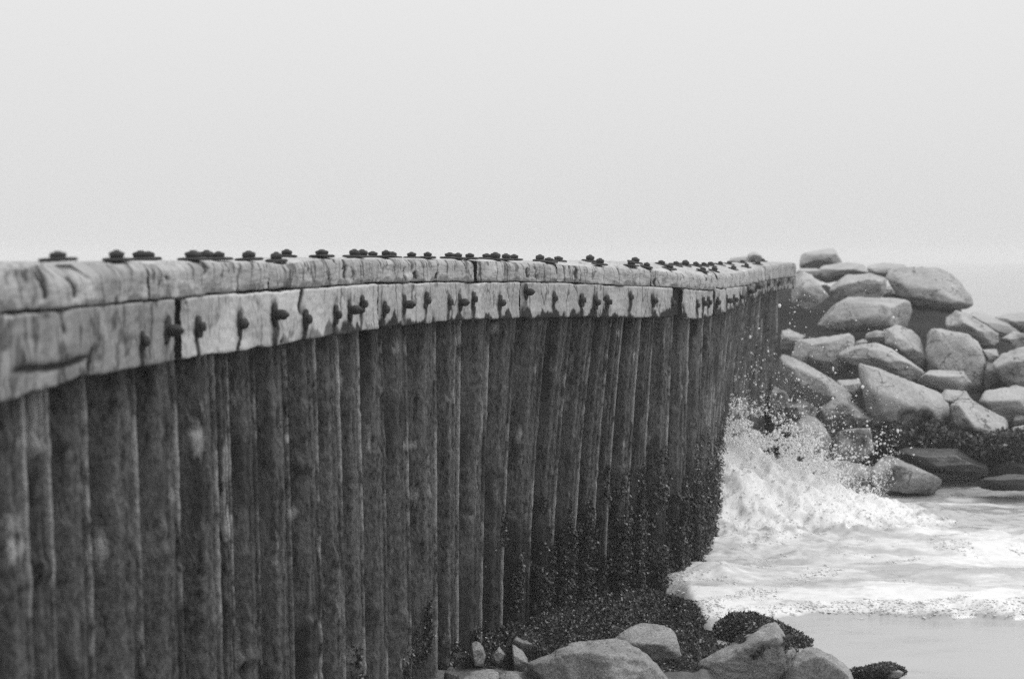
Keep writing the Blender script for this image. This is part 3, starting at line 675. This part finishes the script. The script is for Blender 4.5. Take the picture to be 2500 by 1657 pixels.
# ------------------------------------------------------------------ foreground rocks
FG = 'boulders at the foot of the piling'
def mussel_stain(v, seed=1, amt=0.0, sc=3.2):
    return 0.95 * sstep(0.30 - amt, 0.50 - amt, fbm(v, sc, 4, seed))
FRONT = [
 (R7([(1200,1310),(1400,1220),(1520,1150),(1590,1140),(1700,1150),(1800,1128),(1950,1185),(2080,1290),(2170,1400),(2230,1560),(1900,1640),(1300,1640),(1130,1480)]), 8.55, 'largest foreground boulder, a broad speckled hump in front of the mussel mound', {'ridge': R7([(1400,1300),(1620,1230),(1950,1290),(1800,1420)]), 'sub': 6}),
 (R7([(1780,1125),(1860,1060),(1960,1013),(2060,1015),(2180,1068),(2235,1170),(2260,1260),(2180,1350),(1900,1320)]), 9.35, 'rounded boulder behind and right of the largest foreground boulder', {'sub': 5}),
 (R7([(1040,1130),(1100,1083),(1210,1115),(1240,1200),(1255,1275),(1245,1320),(1180,1270),(1100,1200)]), 9.2, 'upper half of a split boulder below the piling, with a dark band of mussels', {'sub': 5}),
 (R7([(1035,1160),(1100,1190),(1140,1240),(1155,1320),(1110,1410),(1060,1380),(1035,1250)]), 8.95, 'lower half of a split boulder, narrow and pale', {}),
 (R7([(742,1155),(790,1135),(825,1190),(840,1250),(825,1310),(770,1330),(742,1240)]), 8.95, 'pitted small boulder set tight against the foot of the piling', {'rough': 1.5}),
 (R7([(890,1240),(930,1180),(980,1240),(960,1290),(930,1330),(895,1290)]), 9.0, 'small weed fringed stone left of the split boulder', {}),
 (R7([(640,1440),(700,1375),(860,1333),(935,1350),(955,1430),(930,1560),(650,1560)]), 8.45, 'low smooth boulder at the bottom edge below the piling', {'sub': 5}),
 (R7([(945,1385),(1010,1352),(1080,1375),(1120,1450),(1100,1560),(950,1560)]), 8.42, 'small speckled boulder right of the low smooth one at the bottom edge', {}),
 (R7([(540,1400),(600,1310),(655,1390),(640,1500),(540,1500)]), 8.5, 'small dark stone leaning on the lowest sheet piles', {'mat': 'dark'}),
 (R6([(290,885),(500,760),(700,640),(765,632),(830,700),(880,770),(910,870),(880,991),(860,1130),(400,1130),(310,980)]), 8.95, 'pale slanting boulder patched with dark clumps of mussels', {'ridge': R6([(420,900),(640,760),(790,720),(780,900)]), 'sub': 6, 'mussel': 1, 'chips': 0}),
 (R6([(835,1000),(900,855),(980,788),(1045,788),(1150,845),(1235,920),(1290,1020),(1300,1120),(830,1120)]), 8.7, 'smooth round topped boulder at the edge of the still water', {'sub': 5}),
 (R6([(1255,950),(1310,930),(1400,922),(1480,903),(1560,925),(1605,950),(1560,985),(1390,1000),(1280,985)]), 8.95, 'small rock awash in the shallow water, capped with dark weed', {'mussel': 2}),
]
front_surfaces = []
for i, (ol, D, lab, kw) in enumerate(FRONT):
    kw = dict(kw); mu = kw.pop('mussel', None); mt = kw.pop('mat', None)
    stf = lambda v, i=i: 0.7 * sstep(0.75, 1.1, fbm(v, 3.0, 4, i + 3))
    if mu == 1: stf = lambda v: mussel_stain(v, 2, 0.16) * sstep(1.30, 1.42, v[:, 0] + 0.15 * fbm(v, 2, 2, 3)) * sstep(.33, .27, v[:, 2])
    if mu == 2: stf = lambda v: mussel_stain(v, 4, 0.5)
    o, v, F = rock_from_outline(ol, D, 700 + i * 13, lab, M_ROCK_DARK if mt else M_ROCK_NEAR, group=FG, mat_stain=stf, p=55, lie=0.3, **{'chips': 6, 'rough': 1.5, **kw})
    front_surfaces.append((o, v, F, i))

# weed and mussel covered mound between the piling and the boulders
MOUND = [
 (R6([(-420,600),(-260,500),(0,476),(120,475),(240,485),(330,540),(425,612),(500,760),(300,900),(60,900),(-400,820)]), 10.6, 'dark mussel covered mound against the foot of the piling', 1.0),
 (R6([(380,700),(440,612),(580,573),(720,608),(825,680),(960,770),(1035,788),(1040,860),(950,960),(500,960)]), 9.98, 'dark weed covered rock behind the pale mussel patched boulder', 1.0),
 (R6([(-420,700),(-250,600),(-80,580),(40,640),(60,800),(-100,900),(-420,900)]), 10.0, 'low dark weed covered rock behind the largest foreground boulder', 1.0),
]
mound_surf = []
for i, (ol, D, lab, r_) in enumerate(MOUND):
    o, v, F = rock_from_outline(ol, D, 1300 + i * 7, lab, M_MAT, group=None, p=9, rough=1.6, sub=6, depth=0.36, lie=0.5, name='mussel_covered_rock')
    mound_surf.append((v, F))

# ------------------------------------------------------------------ seaweed and mussels: many small folded leaves
def leaf_mesh(P, Nrm, size, seed, lenr=(1.2, 3.0), hang=0.0):
    rng = np.random.default_rng(seed); n = len(P)
    d = rng.normal(size=(n, 3)); d[:, 2] -= hang; d += Nrm * 0.6
    d /= np.linalg.norm(d, axis=1)[:, None]
    w = np.cross(d, rng.normal(size=(n, 3))); w /= np.linalg.norm(w, axis=1)[:, None]
    up = np.cross(w, d)
    sz = size[:, None]; ln = sz * rng.uniform(*lenr, (n, 1))
    a = P - w * sz * .5; b = P + w * sz * .5
    c = P + d * ln * .55 + up * sz * .45
    m1 = c - w * sz * .65; m2 = c + w * sz * .65
    e = P + d * ln + up * sz * rng.uniform(-.3, .5, (n, 1)); e1 = e - w * sz * .22; e2 = e + w * sz * .22
    V = np.stack([a, b, m2, m1, e2, e1], 1).reshape(-1, 3)
    i = np.arange(n)[:, None] * 6
    Fc = np.concatenate([i + np.array([0, 1, 2, 3]), i + np.array([3, 2, 4, 5])], 0)
    return V, Fc
def sample_surface(v, F, n, seed, up_only=-1.0):
    rng = np.random.default_rng(seed)
    t = v[F]; nr = np.cross(t[:, 1] - t[:, 0], t[:, 2] - t[:, 0]); ar = np.linalg.norm(nr, axis=1) + 1e-12; nr = nr / ar[:, None]
    c = t.mean(1); out = ((c - v.mean(0)) * nr).sum(1) < 0; nr[out] *= -1
    wgt = ar * (nr[:, 2] > up_only); k = rng.choice(len(F), n, p=wgt / wgt.sum())
    b = rng.dirichlet([1, 1, 1], n)
    return (t[k] * b[:, :, None]).sum(1), nr[k]
# on the piling: dense towards the far end, patches nearer
n = 140000
lu = RNG.uniform(880, 1822, n); lw = RNG.uniform(0, 1, n)
ls = np.interp(lu, U, S)
zt_ = at_u(ZB, lu) + .04
lz = RNG.uniform(-0.05, 1.15, n)
tide = np.interp(lu, [880, 1000, 1150, 1300, 1400, 1600, 1700, 1800], [.28, .38, .42, .58, .70, .85, .98, 1.05])
clump = fbm(np.stack([ls * 1.6, lz * .8, ls * 0], -1), 2.6, 3, 88) + 0.75 * noise(np.stack([ls * 1.5, lz * .7, ls * 0], -1), 8, 12)
dens = np.interp(lu, [880, 1050, 1200, 1350, 1500, 1822], [-.35, -.2, -.1, .1, .45, .7])
keep = (lz < tide + 0.12 + 0.16 * clump) & (clump + dens + 1.1 * (tide - lz) > 0.52 + RNG.normal(0, .16, n))
lu, ls, lz, zt_ = lu[keep], ls[keep], lz[keep], zt_[keep]
ridge_arr = np.array(ridges); idx = np.clip(np.searchsorted(ridge_arr, lu) - 1, 0, len(ridge_arr) - 2)
sa_, sb_ = np.interp(ridge_arr[idx], U, S), np.interp(ridge_arr[idx + 1], U, S)
pw = np.interp((ls - sa_) / (sb_ - sa_), prof_t, prof_w)
thick = np.interp(lu, [880, 1300, 1600, 1822], [.0, .012, .05, .10]) * sstep(0.05, 0.5, 1.05 - lz)
dout = RNG.uniform(0, 1, len(lu)) ** 0.6 * thick
LP = pile_surface(lu, 0.10 + pw * AMP - 0.006 - dout, 1 - lz / zt_)
LN = np.stack([at_u(NX, lu), at_u(NY, lu), lu * 0 + .1], -1)
V, Fc = leaf_mesh(LP, LN, RNG.uniform(.006, .014, len(lu)), 3, hang=0.7)
o = mesh_obj('seaweed', V, Fc, M_WEED, smooth=False)
tag(o, 'dark seaweed and mussels clinging along the tide line of the steel piling', 'seaweed', kind='stuff')
# lumpy mussel mat behind the leaves at the seaward end
cu = np.linspace(1330, 1835, 620); cz = np.linspace(-0.3, 1.05, 90)
CU, CZ = np.meshgrid(cu, cz); cs = np.interp(CU, U, S)
Q = np.stack([cs, CZ, cs * 0], -1)
tk = np.interp(CU, [1330, 1450, 1600, 1740, 1835], [-.10, -.06, 0.0, .045, .06]) + 0.03 * fbm(Q, 3.5, 3, 5) + 0.02 * fbm(Q, 16, 3, 6)
tk = tk - 0.25 * sstep(0.55, 1.05, CZ + .12 * noise(Q, 3, 8))
cidx = np.clip(np.searchsorted(ridge_arr, CU) - 1, 0, len(ridge_arr) - 2)
c0, c1 = np.interp(ridge_arr[cidx], U, S), np.interp(ridge_arr[cidx + 1], U, S)
cpw = np.interp((cs - c0) / (c1 - c0), prof_t, prof_w)
P = pile_surface(CU, 0.10 + .75 * cpw * AMP - tk, 1 - CZ / (at_u(ZB, CU) + .04))
o = mesh_obj('mussels', P.reshape(-1, 3), grid_faces(90, 620), M_MAT)
tag(o, 'thick lumpy mat of black mussels low on the far piling', 'mussels', kind='stuff')
# on the mounds, the pale boulder and the breakwater foot
VV, FF, nb = [], [], 0
def add_leaves(P, N, smin, smax, seed, hang=0.1):
    global nb
    V, Fc = leaf_mesh(P, N, np.random.default_rng(seed).uniform(smin, smax, len(P)), seed, hang=hang)
    VV.append(V); FF.append(Fc + nb); nb += len(V)
for i, (v, F) in enumerate(mound_surf):
    P, N = sample_surface(v, F, 22000, 40 + i); add_leaves(P, N, .005, .012, 50 + i)
for (o_, v, F, i) in front_surfaces:
    if i in (9, 11, 2):
        P, N = sample_surface(v, F, 9000, 80 + i)
        if i == 9: k = (mussel_stain(P, 2, 0.16) * sstep(1.30, 1.42, P[:, 0] + 0.15 * fbm(P, 2, 2, 3)) * sstep(.33, .27, P[:, 2])) > 0.45
        elif i == 11: k = (mussel_stain(P, 4, 0.5) > .4) & (N[:, 2] > 0)
        else: k = (P[:, 2] < 0.45) & (fbm(P, 6, 3, 5) > .35)
        P, N = P[k], N[k]; add_leaves(P + N * RNG.uniform(0, .02, (len(P), 1)), N, .004 if i == 11 else .005, .007 if i == 11 else .012, 90 + i)
V, Fc = np.vstack(VV), np.vstack(FF)
o = mesh_obj('mussel_bed', V, Fc, M_WEED, smooth=False)
tag(o, 'black mussels and weed matted over the mounds and boulders at the piling foot', 'mussels', kind='stuff')
VV, FF, nb = [], [], 0
WD = [(R5([(1300,430),(1450,425),(1600,410),(1810,420),(1860,580),(1700,640),(1400,640),(1290,560)]), 17.35, 'dark weed hanging in the hollow under the great pale slab'),
      (R5([(1840,520),(1960,500),(2100,540),(2323,470),(2430,480),(2430,620),(2120,690),(1980,650),(1860,610)]), 17.1, 'dark weed bank at the foot of the ridged boulder, right of the hollow')]
for i, (ol, D, lab) in enumerate(WD):
    o, v, F = rock_from_outline(ol, D, 1500 + i, lab, M_WEED, p=8, rough=2.2, sub=5, name='weed_covered_rock', lie=.5)
    P, N = sample_surface(v, F, 7000, 60 + i); add_leaves(P, N, .02, .045, 70 + i, hang=-.2)
o = mesh_obj('seaweed', np.vstack(VV), np.vstack(FF), M_WEED, smooth=False)
tag(o, 'dark bushy seaweed along the foot of the breakwater boulders', 'seaweed', kind='stuff')

# ------------------------------------------------------------------ beach, fill, water
gx = np.concatenate([np.linspace(-40, -3, 12), np.linspace(-2.9, 3.4, 210), np.linspace(3.5, 40, 12)]); gy = np.concatenate([np.linspace(-30, 4, 14), np.linspace(4.1, 12.5, 280), np.linspace(12.8, 20, 6)])
GX, GY = np.meshgrid(gx, gy)
z = 0.10 + 0.13 * np.clip(8.2 - GY, 0, 12) - 0.14 * np.clip(GX - 0.9, 0, 5) - 0.10 * np.clip(GY - 9.8, 0, 5)
z = z - 0.3 * np.clip(GX - 3, 0, 3) * 0.5
Q = np.stack([GX, GY, GX * 0], -1)
z = z + 0.035 * fbm(Q, 3, 3, 2) + 0.012 * fbm(Q, 14, 3, 3)
z = np.clip(z, -1.2, 1.3)
bedm = sstep(-0.6, -0.1, GX) * sstep(2.0, 1.5, GX + .3 * noise(Q, 2, 3)) * sstep(8.7, 9.1, GY) * sstep(12.2, 11.8, GY)
z = z + bedm * (0.01 + 0.04 * fbm(Q, 4, 3, 19)) + (0.04 + .02 * fbm(Q, 3, 3, 29)) * sstep(1.42, 1.1, GX) * sstep(12.0, 11.5, GY) * sstep(9.9, 10.6, GY)
o = mesh_obj('beach', np.stack([GX, GY, z], -1).reshape(-1, 3), grid_faces(len(gy), len(gx)), M_BEACH, attrs={'stain_or_shade': bedm.ravel()}); tag(o, kind='structure')
nb_ = 60000; bx_, by_ = RNG.uniform(-.8, 1.9, nb_), RNG.uniform(8.75, 12.1, nb_)
ix = np.clip(np.searchsorted(gx, bx_), 0, len(gx) - 1); iy = np.clip(np.searchsorted(gy, by_), 0, len(gy) - 1)
kp = bedm[iy, ix] * 1.3 + .5 * noise(stk(bx_, by_, 0.0), 6, 4) > .5
bp_ = np.stack([bx_, by_, z[iy, ix]], -1)[kp]
V, Fc = leaf_mesh(bp_, np.tile([0., 0, 1], (len(bp_), 1)), RNG.uniform(.005, .013, len(bp_)), 77)
o = mesh_obj('mussels', V, Fc, M_WEED, smooth=False)
tag(o, 'black mussels carpeting the shingle between the piling and the boulders', 'mussels', kind='stuff')
# filled land behind the wall
us = np.linspace(-415, 1940, 120); v = []
for u in us:
    fx, fy, nx, ny = (float(at_u(a, u)) for a in (FX, FY, NX, NY))
    for w in (0.22, 1.5, 5, 14, 30): v.append((fx - nx * w if w < 5 else fx - w, fy - ny * w if w < 5 else fy, 1.75 - 0.03 * w))
o = mesh_obj('land_fill', v, grid_faces(120, 5), M_FILL); tag(o, kind='structure')

gx = np.concatenate([-np.geomspace(300, 3, 10), np.linspace(-0.5, 6.6, 290), np.geomspace(7, 300, 12)])
gy = np.concatenate([[-40, 0, 6], np.linspace(8.3, 18.6, 430), np.geomspace(19.5, 590, 14)])
GX, GY = np.meshgrid(gx, gy); Q = np.stack([GX, GY, GX * 0], -1)
Qs = Q * np.array([.55, 1.0, 1])
inner = sstep(6.9, 6.0, GX) * sstep(-3, 0, GX) * sstep(19.5, 17.5, GY)
Yf = 10.56 + 0.10 * noise(Q * np.array([1, 0, 0]), 1.1, 3) + 0.04 * noise(Q * np.array([1, 0, 0]), 4, 4) - 0.12 * sstep(2.4, 1.6, GX)
dfr = GY - Yf
h = 0.085 * np.exp(-((dfr - 0.2) / 0.22) ** 2) * (dfr > -0.3) * sstep(-0.06, 0.06, dfr)
lump = np.clip(fbm(Q, 5, 4, 7) * .5 + .5, 0, 1)
h = h * (0.35 + 0.5 * lump + 0.6 * np.clip(fbm(Q * np.array([.6, 1, 1]), 2.3, 4, 8) + .4, 0, 1.4)) + sstep(0.0, .4, dfr) * (0.016 * fbm(Qs, 4.0, 5, 9, .6) + 0.03 * np.abs(fbm(Qs, 1.2, 2, 15)))
hump = 0.86 * np.exp(-(np.clip(GX - 2.15, 0, 9) / 0.95) ** 2) * np.exp(-((GY - 14.7) / np.where(GY < 14.7, 1.05, .55)) ** 2)
hump = hump + 0.22 * np.exp(-((GX - 3.4) / 1.3) ** 2) * np.exp(-((GY - 14.3) / .9) ** 2)
h = h + hump * (0.8 + 0.16 * fbm(Q, 2.6, 5, 22, .6)) + 0.03 * sstep(0.02, .2, hump) * fbm(Q, 9, 4, 23, .7)
h = h + 0.05 * np.exp(-((GY - 12.4 - .15 * GX) / .5) ** 2) * (0.4 + lump)
h = h + 0.12 * np.exp(-((GX - 1.75) / .35) ** 2 - ((GY - 11.9) / .35) ** 2) * (.6 + lump * .6)
h = h + 0.008 * fbm(Qs, 2.5, 3, 41) * sstep(.1, -.1, dfr)
h = h * inner - 0.35 * sstep(1.45, 1.2, GX) * sstep(11.7, 11.4, GY) * sstep(-1, 0, GX) * sstep(8, 9, GY)
foam = sstep(-0.03, 0.05, dfr) * 0.70 - 0.36 * np.clip(noise(Q * np.array([.9, 4.5, 1]), 1.0, 90) + .6 * noise(Q * np.array([2.5, 9, 1]), 1.0, 91), 0, 1) * sstep(.3, .8, dfr)
foam = foam + 0.18 * fbm(Qs, 1.1, 3, 61) * (dfr > 0)
foam = foam - 0.42 * sstep(13.6, 14.3, GY) * sstep(3.7, 4.5, GX + .3 * noise(Q, 1, 5)) * sstep(17.5, 16.4, GY)
foam = foam - 0.16 * np.exp(-((GY - 11.9) / .45) ** 2) * sstep(1.2, 2.5, GX)
foam = foam + 0.34 * sstep(.06, .25, hump) + .12 * (hump > .05) * fbm(Q, 5, 4, 81)
foam = foam + .22 * fbm(Q, 8, 4, 83) * np.exp(-((dfr - .15) / .3) ** 2)
streak = noise(Q * np.array([.35, 3.2, 1]), 1.0, 66)
foam = foam + 0.35 * sstep(.45, .8, streak) * (GY > 14) + 0.3 * sstep(.3, -.1, np.abs(GY - 16.0 - .2 * np.sin(GX * 2)) ) 
foam = foam + 0.22 * sstep(.55, .85, noise(Q * np.array([1.2, 5, 1]), 1.0, 67)) * sstep(-.12, -.35, dfr)
foam = np.clip(foam, 0, 1) * sstep(60, 25, GY)
o = mesh_obj('water', np.stack([GX, GY, h], -1).reshape(-1, 3), grid_faces(len(gy), len(gx)), M_WATER, attrs={'foam': foam.ravel(), 'deep': sstep(19, 40, np.maximum(GY, np.abs(GX))).ravel()}); tag(o, kind='structure')

# flecks of foam and bubbles riding on the broken water
fn = 60000
fx_, fy_ = RNG.uniform(1.2, 6.4, fn), 10.3 + RNG.uniform(0, 1, fn) ** 1.5 * 6.0
ix = np.clip(np.searchsorted(gx, fx_), 0, len(gx) - 1); iy = np.clip(np.searchsorted(gy, fy_), 0, len(gy) - 1)
kp = (foam[iy, ix] + .35 * fbm(stk(fx_ * .6, fy_, 0.0), 5, 4, 6) > .52) & ((fbm(stk(fx_, fy_, 0.0), 3, 3, 8) > .1) | (hump[iy, ix] > .1) | (np.abs(dfr[iy, ix] - .05) < .16))
fx_, fy_, fz_ = fx_[kp], fy_[kp], h[iy, ix][kp]
iv1, iF1 = ico(1); fr = np.clip(RNG.lognormal(math.log(.0028), .5, len(fx_)), .001, .008)
V = (iv1[None] * fr[:, None, None] * np.array([2.2, 1.2, .5]) + np.stack([fx_, fy_, fz_ + fr * .5], -1)[:, None]).reshape(-1, 3)
o = mesh_obj('sea_foam', V, (iF1[None] + (np.arange(len(fx_)) * len(iv1))[:, None, None]).reshape(-1, 3), M_FOAM)
tag(o, 'flecks of white foam on the broken water below the splash', 'foam', kind='stuff')

# spray thrown up where the wave meets the wall
iv, iF = ico(1)
def droplets(px, py, D, r):
    c = unproj(px, py, D); n = len(c); st = RNG.uniform(.7, 1.5, (n, 1, 3))
    V = (iv[None] * r[:, None, None] * st + c[:, None]).reshape(-1, 3)
    return V, (iF[None] + (np.arange(n) * len(iv))[:, None, None]).reshape(-1, 3)
edge = np.array(R5([(195,450),(330,500),(500,560),(700,620),(850,700),(1000,790),(1200,860),(1350,880)]))
def along(n, spread, low, a=0.0, b=1.0, pw=1.0):
    t = a + (b - a) * RNG.uniform(0, 1, n) ** pw
    x = np.interp(t, np.linspace(0, 1, len(edge)), edge[:, 0]); y = np.interp(t, np.linspace(0, 1, len(edge)), edge[:, 1])
    up = RNG.exponential(spread, n) - low
    return x + up * .25 + RNG.normal(0, 8, n), y - up, t
px, py, t = along(3600, 26, 22, 0, .75, 1.2); px2, py2, t2 = along(2600, 60, 20, 0, .95)
px7, py7, t7 = along(16000, 24, 34, 0, .8, 1.1)
px8, py8, t8 = along(6000, 50, 20, 0, 1.0, 1.0)
px3 = RNG.normal(1955, 30, 60); py3 = RNG.normal(770, 32, 60)
px4 = RNG.uniform(1800, 2130, 130); py4 = 860 + (px4 - 1800) * .35 + RNG.normal(0, 60, 130)
px5 = RNG.normal(2140, 45, 260); py5 = RNG.normal(1110, 30, 260)
cl = RNG.uniform(0, 1, 2600); px6 = 1780 + 230 * cl; py6 = 1010 + 90 * cl + RNG.normal(0, 28, 2600)
X = np.concatenate([px, px2, px3, px4, px5, px6]); Yp = np.concatenate([py, py2, py3, py4, py5, py6])
nbig = len(X)
X = np.concatenate([X, px7, px8]); Yp = np.concatenate([Yp, py7, py8])
keepc = fbm(np.stack([X / 26, Yp / 20, X * 0], -1), 1.0, 4, 5) + RNG.normal(0, .25, len(X)) > -0.45
big = (np.arange(len(X)) < nbig)[keepc]; X, Yp = X[keepc], Yp[keepc]
X = np.maximum(X, 1768 + RNG.uniform(0, 10, len(X)))
r = np.where(big, np.clip(RNG.lognormal(math.log(.0046), .5, len(X)), .0025, .015), np.clip(RNG.lognormal(math.log(.0024), .4, len(X)), .001, .006))
V, Fc = droplets(X, Yp, 14.6 + RNG.normal(0, .35, len(X)), r)
o = mesh_obj('spray', V, Fc, M_FOAM)
tag(o, 'white spray and flying drops where the wave hits the sea wall', 'spray', kind='stuff')

build_haze(0.002)
